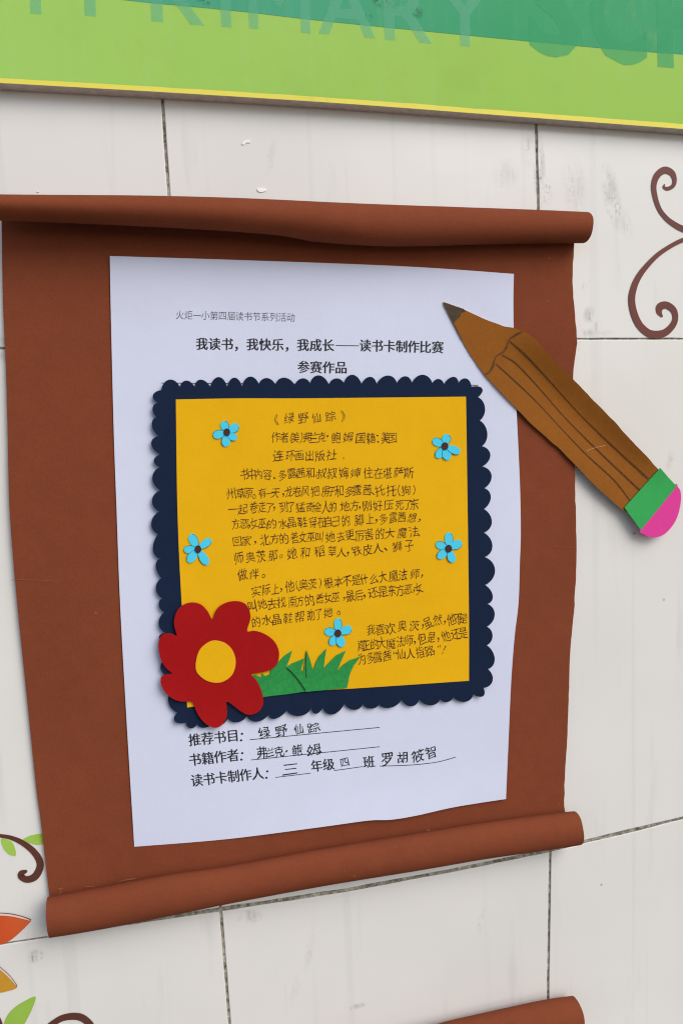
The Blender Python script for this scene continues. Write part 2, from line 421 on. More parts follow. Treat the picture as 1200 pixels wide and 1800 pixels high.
for r in range(len(rows) - 1):
    for k in range(len(cols) - 1):
        a, b, l, q = rows[r], rows[r + 1], cols[k], cols[k + 1]
        def cross(hf, vf):
            x = 0; z = 1.3
            for _ in range(8): z = hf(x); x = vf(z)
            return x, z
        P = [cross(a, l), cross(a, q), cross(b, q), cross(b, l)]
        N = 40; o = []
        js = lambda t, s: .00016 * mnoise.noise((t * 260, s * 3.7, r + k * 11.0)) + .0002 * mnoise.noise((t * 60, s, r * 5.0 + k))
        for i in range(N):
            x = P[0][0] + cg + (P[1][0] - P[0][0] - 2 * cg) * i / N; o.append((x, a(x) - rgap(r, x) + js(x, 1)))
        for i in range(N):
            z0_, z1_ = P[1][1] - rgap(r, P[1][0]), P[2][1] + rgap(r + 1, P[2][0]); z = z0_ + (z1_ - z0_) * i / N; o.append((q(z) - cg + js(z, 2), z))
        for i in range(N):
            x = P[2][0] - cg + (P[3][0] - P[2][0] + 2 * cg) * i / N; o.append((x, b(x) + rgap(r + 1, x) + js(x, 3)))
        for i in range(N):
            z0_, z1_ = P[3][1] + rgap(r + 1, P[3][0]), P[0][1] - rgap(r, P[0][0]); z = z0_ + (z1_ - z0_) * i / N; o.append((l(z) + cg + js(z, 4), z))
        cen = Vector((sum(p[0] for p in o) / len(o), sum(p[1] for p in o) / len(o)))
        rings = []
        for (ins, y) in ((0, .0022), (0, .00035), (.00012, .0001), (.0004, 0.0)):
            rr = []
            for i, p in enumerate(o):
                pa, pb = Vector(o[i - 1]), Vector(o[(i + 1) % len(o)]); d = (pb - pa).normalized(); nn = Vector((d.y, -d.x))
                if nn.dot(cen - Vector(p)) < 0: nn = -nn
                rr.append(allb.verts.new((p[0] + nn.x * ins, y, p[1] + nn.y * ins)))
            rings.append(rr)
        n = len(o)
        for j in range(3):
            for i in range(n):
                f = allb.faces.new([rings[j][i], rings[j][(i + 1) % n], rings[j + 1][(i + 1) % n], rings[j + 1][i]]); f.material_index = 1 if j < 1 else 0
        allb.faces.new(rings[3])
bmesh.ops.recalc_face_normals(allb, faces=allb.faces)
me = bpy.data.meshes.new('tiles'); allb.to_mesh(me); allb.free()
BOARD_W = None
tiles = link('tile_facing', me, [M['tile'], M['tile_edge']]); tiles.parent = wallT; tiles.matrix_parent_inverse = Matrix.Translation((0, 0, -1.0))
me = bpy.data.meshes.new('g'); e = [(-1.1, .0006, 0.0), (1.1, .0006, 0.0), (1.1, .0006, 2.2), (-1.1, .0006, 2.2)]
nx = 60; vs = []; fs = []
me.from_pydata(e + [(x, .03, z) for (x, y, z) in e], [], [(0, 1, 2, 3), (7, 6, 5, 4), (0, 4, 5, 1), (1, 5, 6, 2), (2, 6, 7, 3), (3, 7, 4, 0)]); me.update()
gro = link('grout', me, M['grout']); gro.parent = wallT; gro.matrix_parent_inverse = Matrix.Translation((0, 0, -1.0))

M['fleck'] = film('white_paint', (.85, .85, .84, 1), (.9, .9, .89, 1))
for o in ([(425, 252), (428, 247), (434, 246), (440, 247), (439, 250), (433, 250), (428, 254)], [(452, 331), (458, 330), (468, 331), (467, 335), (458, 337), (453, 335)], [(64, 336), (68, 335), (68, 337)]):
    link('paint_fleck', sheet_mesh(smooth(o, 3, True), .0004, .0003), [M['fleck'], M['fleck']], wallT)
# ================================================================== sign board along the top
BH = .0078
signT = thing('sign_board', BOARD_O, 'green school sign board with yellow lower edge, mounted across the top', 'sign board')
low = [(-60, 141.5), (0, 145), (300, 162), (600, 181), (900, 203.5), (1200, 226), (1260, 230.5)]
low = smooth(low, 14)
lw = [onwall(x, y, BH) for x, y in low]
tl = [onwall(x, y - 8.6 + 1.1 * mnoise.noise((x * .021, 2, 2)), BH) for x, y in low]
up = lambda p, z: (p.x, z)
ext = lambda l: [(l[0].x - .35, l[0].z + .35 * -(l[1].z - l[0].z) / (l[1].x - l[0].x))] + [(p.x, p.z) for p in l] + [(l[-1].x + .35, l[-1].z + .35 * (l[-1].z - l[-2].z) / (l[-1].x - l[-2].x))]
lo, tr_ = ext(lw), ext(tl)
TOPZ = 1.95
bd = smooth([(-60, -32), (225, 0), (420, 19), (600, 39.5), (1025, 81), (1200, 95), (1260, 99)], 5)
bw = ext([onwall(x, y, BH) for x, y in bd])
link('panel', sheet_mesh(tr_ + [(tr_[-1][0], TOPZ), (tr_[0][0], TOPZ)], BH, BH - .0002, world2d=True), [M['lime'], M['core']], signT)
link('yellow_strip', sheet_mesh(lo + tr_[::-1], BH, BH - .0002, world2d=True), [M['trim'], M['core']], signT)
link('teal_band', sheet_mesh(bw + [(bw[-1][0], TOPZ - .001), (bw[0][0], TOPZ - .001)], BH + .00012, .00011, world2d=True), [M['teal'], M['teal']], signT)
def board_letter(ch, x0, x1, yb, hgt, off, m, slope=.085):
    me0, b = glyph(ch, off); ink = Ink()
    def f2(x, y):
        u = (x - b[0]) / (b[1] - b[0]); v = (y - b[2]) / (b[3] - b[2])
        X = x0 + (x1 - x0) * u; return onwall(X + v * hgt * -.035, yb + slope * (u - .5) * (x1 - x0) - v * hgt, BH + .00017)
    ink.poly(me0, f2); return ink.build('letter', m, signT)
for a in (('H', -22, 73, 20, 105), ('P', 149, 222, 29, 105), ('R', 266, 360, 40, 105), ('I', 389, 407, 46, 105), ('M', 438, 546, 53, 105), ('A', 560, 660, 62, 105),
          ('R', 676, 760, 72, 105), ('Y', 772, 864, 80, 105)):
    board_letter(*a, 0.0 if a[0] == 'M' else .014, M['letter_s'])
for a in (('S', 930, 1021, 100, 178), ('C', 1039, 1138, 113, 180), ('H', 1156, 1262, 121, 178)):
    board_letter(*a, .04, M['letter_b'])

# ================================================================== stickers on the wall
def ribbon(pts, n=6):
    """outline of a tapered vinyl stroke from (x, y, width) points"""
    p = smooth(pts, n); L_, R_ = [], []
    for i, q in enumerate(p):
        a, c = p[max(i - 1, 0)], p[min(i + 1, len(p) - 1)]; dx, dy = c[0] - a[0], c[1] - a[1]; l = math.hypot(dx, dy) or 1
        L_.append((q[0] - dy / l * q[2] / 2, q[1] + dx / l * q[2] / 2)); R_.append((q[0] + dy / l * q[2] / 2, q[1] - dx / l * q[2] / 2))
    a, b = p[-1], p[-2]
    cap = (a[0] + (a[0] - b[0]) / (math.dist(a[:2], b[:2]) or 1) * a[2] * .45, a[1] + (a[1] - b[1]) / (math.dist(a[:2], b[:2]) or 1) * a[2] * .45)
    a, b = p[0], p[1]
    cap0 = (a[0] + (a[0] - b[0]) / (math.dist(a[:2], b[:2]) or 1) * a[2] * .45, a[1] + (a[1] - b[1]) / (math.dist(a[:2], b[:2]) or 1) * a[2] * .45)
    return L_, R_, cap0, cap
def vinyl_stroke(name, pts, m, parent, h=.00035):
    """solid strip built quad by quad (may curl round itself)"""
    L_, R_, c0, c1 = ribbon(pts)
    bm = bmesh.new(); th = .00025
    A = [[bm.verts.new(onwall(x, y, hh_)) for hh_ in (h, h - th)] for (x, y) in L_]
    Bv = [[bm.verts.new(onwall(x, y, hh_)) for hh_ in (h, h - th)] for (x, y) in R_]
    E0 = [bm.verts.new(onwall(*c0, hh_)) for hh_ in (h, h - th)]; E1 = [bm.verts.new(onwall(*c1, hh_)) for hh_ in (h, h - th)]
    for i in range(len(A) - 1):
        bm.faces.new([A[i][0], A[i + 1][0], Bv[i + 1][0], Bv[i][0]])
        bm.faces.new([A[i][0], A[i][1], A[i + 1][1], A[i + 1][0]]); bm.faces.new([Bv[i][0], Bv[i + 1][0], Bv[i + 1][1], Bv[i][1]])
    for e, a, b in ((E0, A[0], Bv[0]), (E1, A[-1], Bv[-1])):
        bm.faces.new([e[0], a[0], b[0]]); bm.faces.new([e[0], e[1], a[1], a[0]]); bm.faces.new([e[0], b[0], b[1], e[1]])
    bmesh.ops.recalc_face_normals(bm, faces=bm.faces)
    me = bpy.data.meshes.new(name); bm.to_mesh(me); bm.free()
    if me.polygons[0].normal.y > 0: me.flip_normals()
    return link(name, me, m, parent)
c = crop(1090, 270, 5.29)
t = thing('vine_decal', onwall(1190, 410), 'reddish brown curling vine sticker on bare tiles right of the scroll', 'wall sticker', 'curling vine stickers on the tiles')
vinyl_stroke('tendril', c([(412, 283, 10), (405, 308, 22), (440, 322, 34), (490, 297, 36), (505, 240, 40), (478, 175, 56), (410, 150, 66), (342, 200, 60), (312, 290, 50), (322, 390, 46), (362, 510, 42), (430, 600, 46), (510, 660, 52), (582, 697, 58), (680, 725, 60)]), M['vine'], t)
vinyl_stroke('tendril', c([(680, 765, 34), (582, 800, 40), (480, 850, 40), (350, 937, 43), (230, 1060, 50), (150, 1180, 58), (108, 1320, 63), (118, 1450, 65), (170, 1580, 67), (250, 1660, 70), (330, 1682, 74), (420, 1660, 67), (490, 1590, 58), (512, 1520, 52), (492, 1450, 60), (430, 1407, 66), (372, 1420, 70), (362, 1470, 50), (388, 1512, 18)]), M['vine'], t)
c = crop(0, 1440, 5)
t = thing('vine_decal', onwall(0, 1470), 'dark brown curling vine sticker with two green leaves, left of the scroll foot', 'wall sticker', 'curling vine stickers on the tiles')
vinyl_stroke('tendril', c([(-220, 190, 28), (-80, 140, 30), (0, 148, 32), (100, 167, 38), (200, 212, 48), (290, 282, 57), (345, 362, 62), (350, 432, 64), (308, 507, 65), (240, 533, 60), (187, 508, 58), (190, 478, 52), (232, 460, 26)]), M['vine_dark'], t)
link('leaf', sheet_mesh(smooth(c([(200, 186), (260, 150), (360, 130), (420, 140), (460, 170), (420, 205), (370, 224), (320, 228), (262, 212)]), 4, True), .00022, .0002), [M['leaf'], M['leaf']], t)
link('leaf', sheet_mesh(smooth(c([(8, 178), (60, 182), (105, 205), (130, 250), (140, 318), (112, 324), (66, 303), (28, 255)]), 4, True), .00022, .0002), [M['leaf'], M['leaf']], t)
t = thing('flower_decal', onwall(-20, 1700), 'orange and yellow petalled flower sticker cut off by the left edge', 'wall sticker')
B = MatB('orange_red_vinyl', .35, .5); k = B.n('ShaderNodeSeparateXYZ'); B.l(B.co, k.inputs[0])
B.l(B.mix(B.ramp(B.math('ADD', k.outputs[0], B.math('MULTIPLY', B.noise(60, 2), .008)), .0, .028), (.50, .045, .012, 1), (.72, .13, .025, 1)), B.b.inputs['Base Color']); M['orange'] = B.m
B = MatB('golden_vinyl', .35, .5); B.l(B.mix(B.ramp(B.noise(40, 2), .3, .7), (.50, .23, .020, 1), (.60, .31, .025, 1)), B.b.inputs['Base Color']); M['gold'] = B.m
M['pale'] = film('pale_pink_vinyl', (.72, .55, .47, 1), (.78, .62, .54, 1)); 
op = c([(-120, 850), (0, 835), (100, 840), (200, 862), (272, 890), (235, 940), (150, 1022), (80, 1075), (0, 1108), (-120, 1115)])
pe = link('petal', sheet_mesh(smooth(op, 4, True), .00025, .0002), [M['orange'], M['orange']], t)
vinyl_stroke('rim', c([(-100, 858, 18), (0, 842, 18), (100, 850, 17), (200, 872, 15), (262, 893, 6)]), M['pale'], pe, .0005)
vinyl_stroke('outline', c([(-100, 845, 6), (0, 829, 6), (100, 836, 6), (200, 859, 6), (274, 888, 6)]), M['vine'], pe, .0006)
yp = c([(-120, 1270), (-40, 1290), (0, 1315), (80, 1388), (148, 1472), (130, 1496), (70, 1515), (0, 1530), (-120, 1535)])
pe = link('petal', sheet_mesh(smooth(yp, 4, True), .00025, .0002), [M['gold'], M['gold']], t)
vinyl_stroke('rim', c([(-60, 1272, 14), (0, 1318, 15), (80, 1390, 14), (140, 1464, 6)]), M['pale'], pe, .0005)
vinyl_stroke('outline', c([(-60, 1258, 5), (0, 1303, 5), (85, 1380, 5), (152, 1470, 5)]), M['vine'], pe, .0006)
t = thing('vine_decal', onwall(60, 1830), 'dark brown vine sticker with one green leaf in the lower left corner', 'wall sticker', 'curling vine stickers on the tiles')
vinyl_stroke('tendril', c([(380, 1900, 60), (430, 1835, 60), (480, 1790, 52), (550, 1752, 56), (640, 1737, 62), (720, 1750, 66), (790, 1806, 62), (830, 1880, 60)]), M['vine_dark'], t)
vinyl_stroke('stem', c([(-60, 1690, 30), (-20, 1745, 34), (0, 1790, 36), (20, 1860, 36)]), M['vine_dark'], t)
link('leaf', sheet_mesh(smooth(c([(314, 1566), (220, 1602), (125, 1662), (62, 1735), (35, 1810), (30, 1900), (170, 1890), (218, 1800), (275, 1690)]), 4, True), .00028, .0002), [M['leaf_dark'], M['leaf_dark']], t)

# ================================================================== the big brown scroll
def hs(x, z):      # front of the brown backing sheet
    return .0024 + .0012 * mnoise.noise((x * 9, z * 7, 1.0)) + .0003 * mnoise.noise((x * 30, z * 22, 4.0))
scrollT = thing('paper_scroll', onwall(520, 1000), 'large brown paper scroll carrying the white sheet', 'paper scroll', 'brown paper scrolls on the wall')
left = [(2, 372), (3, 403), (5, 530), (10, 640), (13, 747), (17, 900), (30, 1060), (45, 1205), (63, 1380), (72, 1447), (87, 1577), (93, 1608)]
right = [(1000, 1455), (992.5, 1427), (992, 1380), (997, 1290), (1000, 1200), (1001.5, 1150), (1006, 1100), (1010, 1050), (1013, 975), (1012, 920), (1011, 880), (1010, 822), (1008.5, 740), (1007, 665), (1013, 610), (1014, 600), (1012, 575), (1009.5, 545), (1006, 500), (1006.5, 473), (1009, 428), (1009, 400)]
bot = [(93, 1608), (400, 1557), (733, 1500), (1000, 1455)]
top = [(1009, 400), (600, 388), (2, 372)]
ol = dense(smooth(left, 4), 16, False) + dense(bot, 25, False) + jag(dense(smooth(right, 4), 9, False), 1.1, 3) + dense(top, 25, False)
link('backing_sheet', sheet_mesh(ol, hs, .0006, .012), [M['kraft'], M['kraft_edge']], scrollT)
def roll_part(name, prof, up_side, parent, sheet_h=.002, turns=1.55, th=.0005, opn=None):
    """rolled-up end: prof = (x pixel, y of upper silhouette, y of lower silhouette, centre height off the wall, flattening)"""
    p = smooth(prof, 10); bm = bmesh.new(); n = 44; rings = []
    for q in p:
        hc, fy = q[3], q[4]
        tn = turns if opn is None else .70 + (turns - .70) * ss(opn[0], opn[1], q[0])      # rolled loosely (open hook) at one end, tightly at the other
        a, b = onwall(q[0], q[1], hc), onwall(q[0], q[2], hc); cen = (a + b) / 2; rz = abs(a.z - b.z) / 2; ry = hc * fy
        sk_ = (a.x - b.x) / 2
        row = []
        for side in (0, 1):
            for i in range(n + 1):
                t_ = i / n; ang = 2 * math.pi * tn * t_
                k_ = 1 - .16 * ss(.0, 1.0, max(0, t_ * tn - .55) / (turns - .55)) * 1.9 - (th / rz if side else 0)
                # start on the wall side, pass over the outer edge, come round the front
                dy = math.cos(ang); dz = math.sin(ang) * up_side
                row.append(bm.verts.new((cen.x + sk_ * dz * k_ * 0 + .0006 * mnoise.noise((ang, q[0] * .02, 3)), cen.y + dy * ry * k_, cen.z + dz * rz * k_)))
        rings.append(row)
    N = n + 1
    for j in range(len(rings) - 1):
        a, b = rings[j], rings[j + 1]
        for i in range(n):
            for f in (bm.faces.new([a[i], a[i + 1], b[i + 1], b[i]]), bm.faces.new([a[N + i], b[N + i], b[N + i + 1], a[N + i + 1]])): f.smooth = True
        for i in (0, n):
            f = bm.faces.new([a[i], b[i], b[N + i], a[N + i]]); f.material_index = 1
            for e in f.edges: e.smooth = False
    for a in (rings[0], rings[-1]):
        for i in range(n):
            f = bm.faces.new([a[i], a[i + 1], a[N + i + 1], a[N + i]]); f.material_index = 1
            for e in f.edges: e.smooth = False
    bmesh.ops.recalc_face_normals(bm, faces=bm.faces)
    me = bpy.data.meshes.new(name); bm.to_mesh(me); bm.free()
    return link(name, me, [M['kraft'], M['kraft_edge']], parent)
roll_part('roll', [(0, 345, 393, .0148, .80), (90, 345.5, 396, .0148, .80), (250, 346, 403, .0140, .82), (420, 350, 413, .0130, .9), (600, 357.5, 429, .0120, .9), (700, 361, 433.5, .0112, .85), (850, 366, 430, .0105, .85), (960, 370, 428, .0098, .88), (1027, 373, 427.5, .0096, .9)], 1, scrollT, opn=(480, 860))
roll_part('roll', [(86, 1578, 1646, .0092, .85), (165, 1563, 1633, .0092, .88), (300, 1538, 1607, .0092, .88), (400, 1524, 1586, .009, .9), (567, 1493, 1555, .009, .9), (733, 1466, 1528, .009, .9), (850, 1447, 1508, .009, .9), (950, 1433, 1494, .009, .9), (1013, 1427, 1484, .009, .9)], -1, scrollT)
# torn fibres along the foot of the sheet
c6 = crop(0, 1380, 3)
for l in ([(620, 515, 2), (650, 505, 5), (690, 498, 7), (720, 492, 2)], [(310, 545, 3), (320, 560, 6), (312, 585, 3)], [(305, 548, 2), (330, 546, 5)], [(445, 540, 2), (470, 537, 5), (500, 536, 2)], [(515, 325, 1), (530, 345, 1)]):
    ink = Ink(); ink.stroke([(x, y, w / 3) for (x, y), w in zip(c6([q[:2] for q in l]), [q[2] for q in l])], lambda x, z: hs(x, z) + .0003); ink.build('torn_fibre', M['kraft_edge'], scrollT)
c7 = crop(400, 1380, 3)
for l in ([(1045, 245, 3), (1060, 238, 9), (1065, 250, 3)], [(480, 348, 2), (520, 342, 5), (560, 338, 2)]):
    ink = Ink(); ink.stroke([(x, y, w / 3) for (x, y), w in zip(c7([q[:2] for q in l]), [q[2] for q in l])], lambda x, z: hs(x, z) + .0003); ink.build('torn_fibre', M['kraft_edge'], scrollT)
ink = Ink(); ink.stroke([(973, 961.5, .8), (1010, 962, .9)], lambda x, z: hs(x, z) + .0003); ink.build('torn_fibre', M['kraft_edge'], scrollT)
ink = Ink(); ink.stroke([(20, 1020, .8), (45, 1019, .6), (90, 1021, .6)], lambda x, z: hs(x, z) + .0003); ink.build('torn_fibre', M['kraft_edge'], scrollT)

t = thing('paper_scroll', onwall(940, 1800), 'second brown paper scroll peeping in at the bottom edge', 'paper scroll', 'brown paper scrolls on the wall')
roll_part('roll', [(300, 1915, 1995, .010, .85), (560, 1858, 1932, .010, .85), (760, 1809, 1880, .010, .88), (800, 1798.5, 1868, .010, .88), (900, 1776, 1843, .010, .88), (963, 1763, 1828, .010, .9), (1013, 1756, 1818, .010, .9)], 1, t)
link('backing_sheet', sheet_mesh(dense([(300, 1955), (560, 1895), (1000, 1790), (997, 2300), (360, 2420)], 30), hs, .0006, .02), [M['kraft'], M['kraft_edge']], t)

# ================================================================== white printed sheet
PB = onwall(560, 1440).z
def hp(x, z):
    q = hs(x, z) + .0007
    a = onwall(640, 1480); q += .0024 * math.exp(-((x - a.x - .006) / .045) ** 2) * ss(a.z + .035, a.z + .002, z)
    q += .0010 * math.exp(-((x - RTX) / .02) ** 2) * (.5 + .5 * mnoise.noise((0, z * 14, 2.0)))
    q += .0012 * mnoise.noise((x * 13, z * 9, 8.0)) * ss(PB + .02, PB - .01, z)
    q += .0009 * mnoise.noise((x * 16, z * 4, 21.0)) * ss(TPZ - .035, TPZ, z)
    return q
RTX = onwall(905, 900).x; TPZ = onwall(560, 460).z
sheetT = thing('paper_sheet', onwall(560, 980), 'white printed sheet with filled-in lines, pasted on the brown scroll', 'paper sheet')
ol = (smooth([(193, 449.5), (400, 456), (600, 463), (750, 470), (903, 481)], 6) +
      smooth([(903, 481), (902, 520), (902.5, 573), (905, 650), (907.5, 720), (911, 793), (914, 867), (915, 940), (913.5, 985), (911, 1060), (904, 1120), (898, 1200), (894, 1290), (890, 1380), (889, 1405)], 4)[1:] +
      smooth([(889, 1405), (800, 1419), (733, 1434), (687, 1441.5), (647, 1443), (567, 1454), (400, 1475.5), (236, 1489)], 5)[1:] +
      smooth([(236, 1489), (222, 1260), (211, 1060), (205, 900), (200, 760), (195, 560), (193, 449.5)], 6)[1:-1])
link('page', sheet_mesh(dense(ol, 12), hp, .00022, .008), [M['white'], M['white_edge']], sheetT)
hpi = lambda x, z: hp(x, z) + .00009
def line_text(ink, s, marks, sx, sy_, hf, off, bold=0):
    """printed characters spaced evenly between marked (index, x, y) stations"""
    for i, ch in enumerate(s):
        for (i0, x0, y0), (i1, x1, y1) in zip(marks, marks[1:]):
            if i0 <= i <= i1: break
        k = (i - i0) / (i1 - i0); x, y = x0 + (x1 - x0) * k, y0 + (y1 - y0) * k; a = math.atan2(y1 - y0, x1 - x0)
        dx = dy = 0
        if ch in '，': dx, dy = -.28 * sx, .36 * sy_
        if ch == '一': dy = .02 * sy_
        for j in range(3 if bold else 1):       # bold type: the strokes laid down thicker
            put(ink, ch, x + dx + (j - 1) * bold if bold else x + dx, y + dy, sx, sy_, a, (lambda X, Z, j=j: hf(X, Z) + .00002 * j), off)
ink = Ink()
line_text(ink, '火炬一小第四届读书节系列活动', [(0, 316.3, 553.2), (13, 511, 557.5)], 15.2, 16.6, hpi, -.006)
ink.build('heading_print', M['grey_print'], sheetT)
for l in ([(438.7, 1300.7), (667, 1279)], [(441, 1336.3), (667, 1313)], [(484, 1367), (545.7, 1359.5)], [(587, 1355), (637, 1348)], [(667.4, 1347), (720, 1345.3), (768, 1340), (801, 1331)], [(283, 673), (840, 677)]):
    ink = Ink(); ink.stroke([(x, y, 1.2) for x, y in l], hpi); ink.build('ruled_line', M['print'], sheetT)
ink = Ink()
line_text(ink, '我读书，我快乐，我成长', [(0, 355, 604), (10, 577, 606.5)], 21.5, 22.5, hpi, 0, .55)
ink.stroke([(590, 607, 1.3), (631, 607.5, 1.3)], hpi)
line_text(ink, '读书卡制作比赛', [(0, 642, 607), (6, 769, 610)], 21, 22.5, hpi, 0, .55)
line_text(ink, '参赛作品', [(0, 533.5, 644.5), (3, 599.5, 646)], 21.5, 22.5, hpi, 0, .55)
ink.build('title_print', M['print'], sheetT)
ink = Ink()
line_text(ink, '推荐书目：', [(0, 342, 1300.6), (3, 409, 1294), (4, 424.5, 1296)], 22.5, 23, hpi, 0, .4)
line_text(ink, '书籍作者：', [(0, 343, 1335.5), (3, 409, 1328), (4, 425, 1330)], 22.5, 23, hpi, 0, .4)
line_text(ink, '读书卡制作人：', [(0, 346, 1372), (5, 453, 1360), (6, 469, 1362)], 21.5, 23, hpi, 0, .4)
ink.build('form_print', M['print'], sheetT); ink = Ink()
line_text(ink, '年级', [(0, 556.5, 1346.5), (1, 577.5, 1344)], 21, 22, hpi, 0, .4)
ink.build('form_print', M['print'], sheetT); ink = Ink()
line_text(ink, '班', [(0, 648, 1339.5), (1, 670, 1337)], 21, 22, hpi, 0, .4)
ink.build('form_print', M['print'], sheetT)
ink = Ink()
for ch, x, y, sx, s in (('绿', 464.6, 1288, 24, 22), ('野', 494, 1285.5, 23, 22), ('仙', 525, 1282, 20, 20), ('踪', 551, 1279.5, 24, 20),
                        ('弗', 460, 1323, 19, 21), ('兰', 475, 1322.5, 16, 19), ('克', 490.6, 1321.5, 18, 19), ('·', 503, 1320, 30, 30), ('鲍', 522, 1319, 21, 21), ('姆', 552, 1318, 25, 20),
                        ('三', 510, 1352.5, 28, 22), ('四', 605.5, 1340.5, 18, 18), ('罗', 680, 1335, 23, 24), ('胡', 707, 1332, 22, 22), ('筱', 734.6, 1329, 24, 23), ('智', 757, 1322.5, 21, 23)):
    put(ink, ch, x, y, sx, s, -.12, hpi, .004, .9)
ink.build('handwriting', M['black'], sheetT)

# ================================================================== the card
NX, NZ = onwall(275, 960).x, onwall(560, 1245).z; NX2 = onwall(850, 960).x; NZ2 = onwall(560, 675).z
def hn(x, z):
    q = hp(x, z) * .35 + hs(x, z) * .65 + .0016
    e1 = ss(NX + .016, NX - .002, x); e2 = ss(NZ + .014, NZ - .002, z); e3 = ss(NX2 - .016, NX2 + .004, x)
    return q + .0018 * e1 * (.6 + .6 * mnoise.noise((z * 16, 1, 5.5))) + .0014 * e2 * (.6 + .6 * mnoise.noise((x * 20, 4, 2.2))) + .0014 * e2 * e3 + .0009 * e1 * e2
cardT = thing('reading_card', onwall(565, 960), 'yellow handwritten card on a scalloped navy border', 'card')
def arcs(seq):
    """seq of (valley, peak) pairs, closed"""
    gx, gy = 567, 960
    def inn(v): d = math.hypot(gx - v[0], gy - v[1]); return (v[0] + (gx - v[0]) / d * 2.6, v[1] + (gy - v[1]) / d * 2.6)
    seq = [(inn(a), b) for a, b in seq]
    out = []; n = len(seq)
    for i in range(n):
        A, Pk = seq[i]; Bq = seq[(i + 1) % n][0]; mx, my = (A[0] + Bq[0]) / 2, (A[1] + Bq[1]) / 2
        for k in range(12):
            t_ = math.pi * k / 12; s_ = math.sin(t_) ** .95; u = .5 * (1 - math.cos(t_)) / 2 + .5 * k / 12
            out.append((A[0] + (Bq[0] - A[0]) * u + (Pk[0] - mx) * s_, A[1] + (Bq[1] - A[1]) * u + (Pk[1] - my) * s_))
    return out
T1, T2, T3, T4, T5 = crop(260, 660, 4), crop(560, 660, 3.75), crop(840, 900, 3.214), crop(560, 960, 3.75), crop(260, 1040, 3.158)
def pair(f, *l): return [(f([v])[0], f([p])[0]) for v, p in l]
seq = (pair(T1, ((85, 95), (150, 28)), ((218, 72), (270, 35)), ((322, 72), (370, 28)), ((432, 70), (497, 10)), ((552, 72), (607, 14)), ((658, 70), (714, 7)), ((776, 50), (835, 17)), ((893, 54), (957, 14)), ((1030, 57), (1086, 19)), ((1140, 47), (1200, -2))) +
       pair(T2, ((68, 50), (115, 18)), ((168, 42), (222, -6)), ((285, 47), (338, 8)), ((385, 47), (455, -1)), ((520, 43), (570, 4)), ((620, 42), (685, -6)), ((755, 44), (790, 22)), ((832, 50), (885, 8)), ((928, 42), (972, 19)), ((1013, 66), (1077, 85)), ((1056, 135), (1096, 215)),
            ((1068, 290), (1111, 380)), ((1083, 460), (1131, 525)), ((1085, 595), (1139, 660)), ((1100, 740), (1134, 803)), ((1098, 878), (1141, 965))) +
       pair(T3, ((40, 115), (81, 190)), ((45, 255), (96, 330)), ((48, 415), (83, 474)), ((60, 522), (94, 580)), ((57, 652), (82, 700)), ((57, 758), (94, 830)), ((62, 893), (82, 955)), ((36, 1000), (28, 1042))) +
       pair(T4, ((1025, 985), (965, 1028)), ((893, 1005), (845, 1030)), ((805, 1018), (738, 1051)), ((665, 1020), (610, 1057)), ((548, 1022), (475, 1066)), ((400, 1055), (342, 1073)), ((292, 1052), (235, 1081)), ((170, 1050), (92, 1111))) +
       pair(T5, ((970, 653), (932, 679)), ((905, 655), (842, 692)), ((768, 670), (705, 707)), ((667, 690), (605, 723)), ((545, 700), (495, 727)), ((440, 712), (400, 745)), ((360, 735), (315, 757)), ((268, 745), (235, 760)), ((205, 735), (150, 722)), ((158, 680), (113, 615)), ((132, 560), (92, 520)), ((120, 480), (70, 430)), ((95, 380), (62, 320))) +
       pair(crop(260, 960, 4), ((115, 690), (78, 640)), ((117, 618), (75, 545)), ((107, 472), (76, 415)), ((93, 372), (56, 300)), ((85, 228), (55, 140)), ((80, 90), (36, 25))) +
       pair(T1, ((62, 1115), (23, 1040)), ((70, 955), (28, 880)), ((77, 805), (31, 720)), ((77, 640), (41, 600)), ((77, 550), (23, 480)), ((66, 420), (27, 350)), ((52, 285), (32, 228)), ((66, 185), (34, 140))))
link('scalloped_border', sheet_mesh(arcs(seq), hn, .0004, .008), [M['navy'], M['navy']], cardT)
def hy(x, z):
    q = hp(x, z) * .35 + hs(x, z) * .65 + .0021
    return max(q, hn(x, z) + .0003) + .0003 * mnoise.noise((x * 20, z * 20, 14.0))
ol = (smooth([(309, 702), (415, 700), (520, 700), (680, 698.5), (818.7, 697)], 5) + smooth([(818.7, 697), (820.5, 820), (822.5, 960), (824, 1093), (824, 1197)], 5)[1:] +
      smooth([(824, 1197), (640, 1209.4), (535.5, 1216), (462.7, 1225.5), (329, 1244)], 5)[1:] + smooth([(329, 1244), (319.5, 1067), (314, 960), (311, 860), (309, 702)], 5)[1:-1])
link('panel', sheet_mesh(dense(ol, 12), hy, .00035, .008), [M['yellow'], M['yellow_edge']], cardT)
hyi = lambda x, z: hy(x, z) + .00009
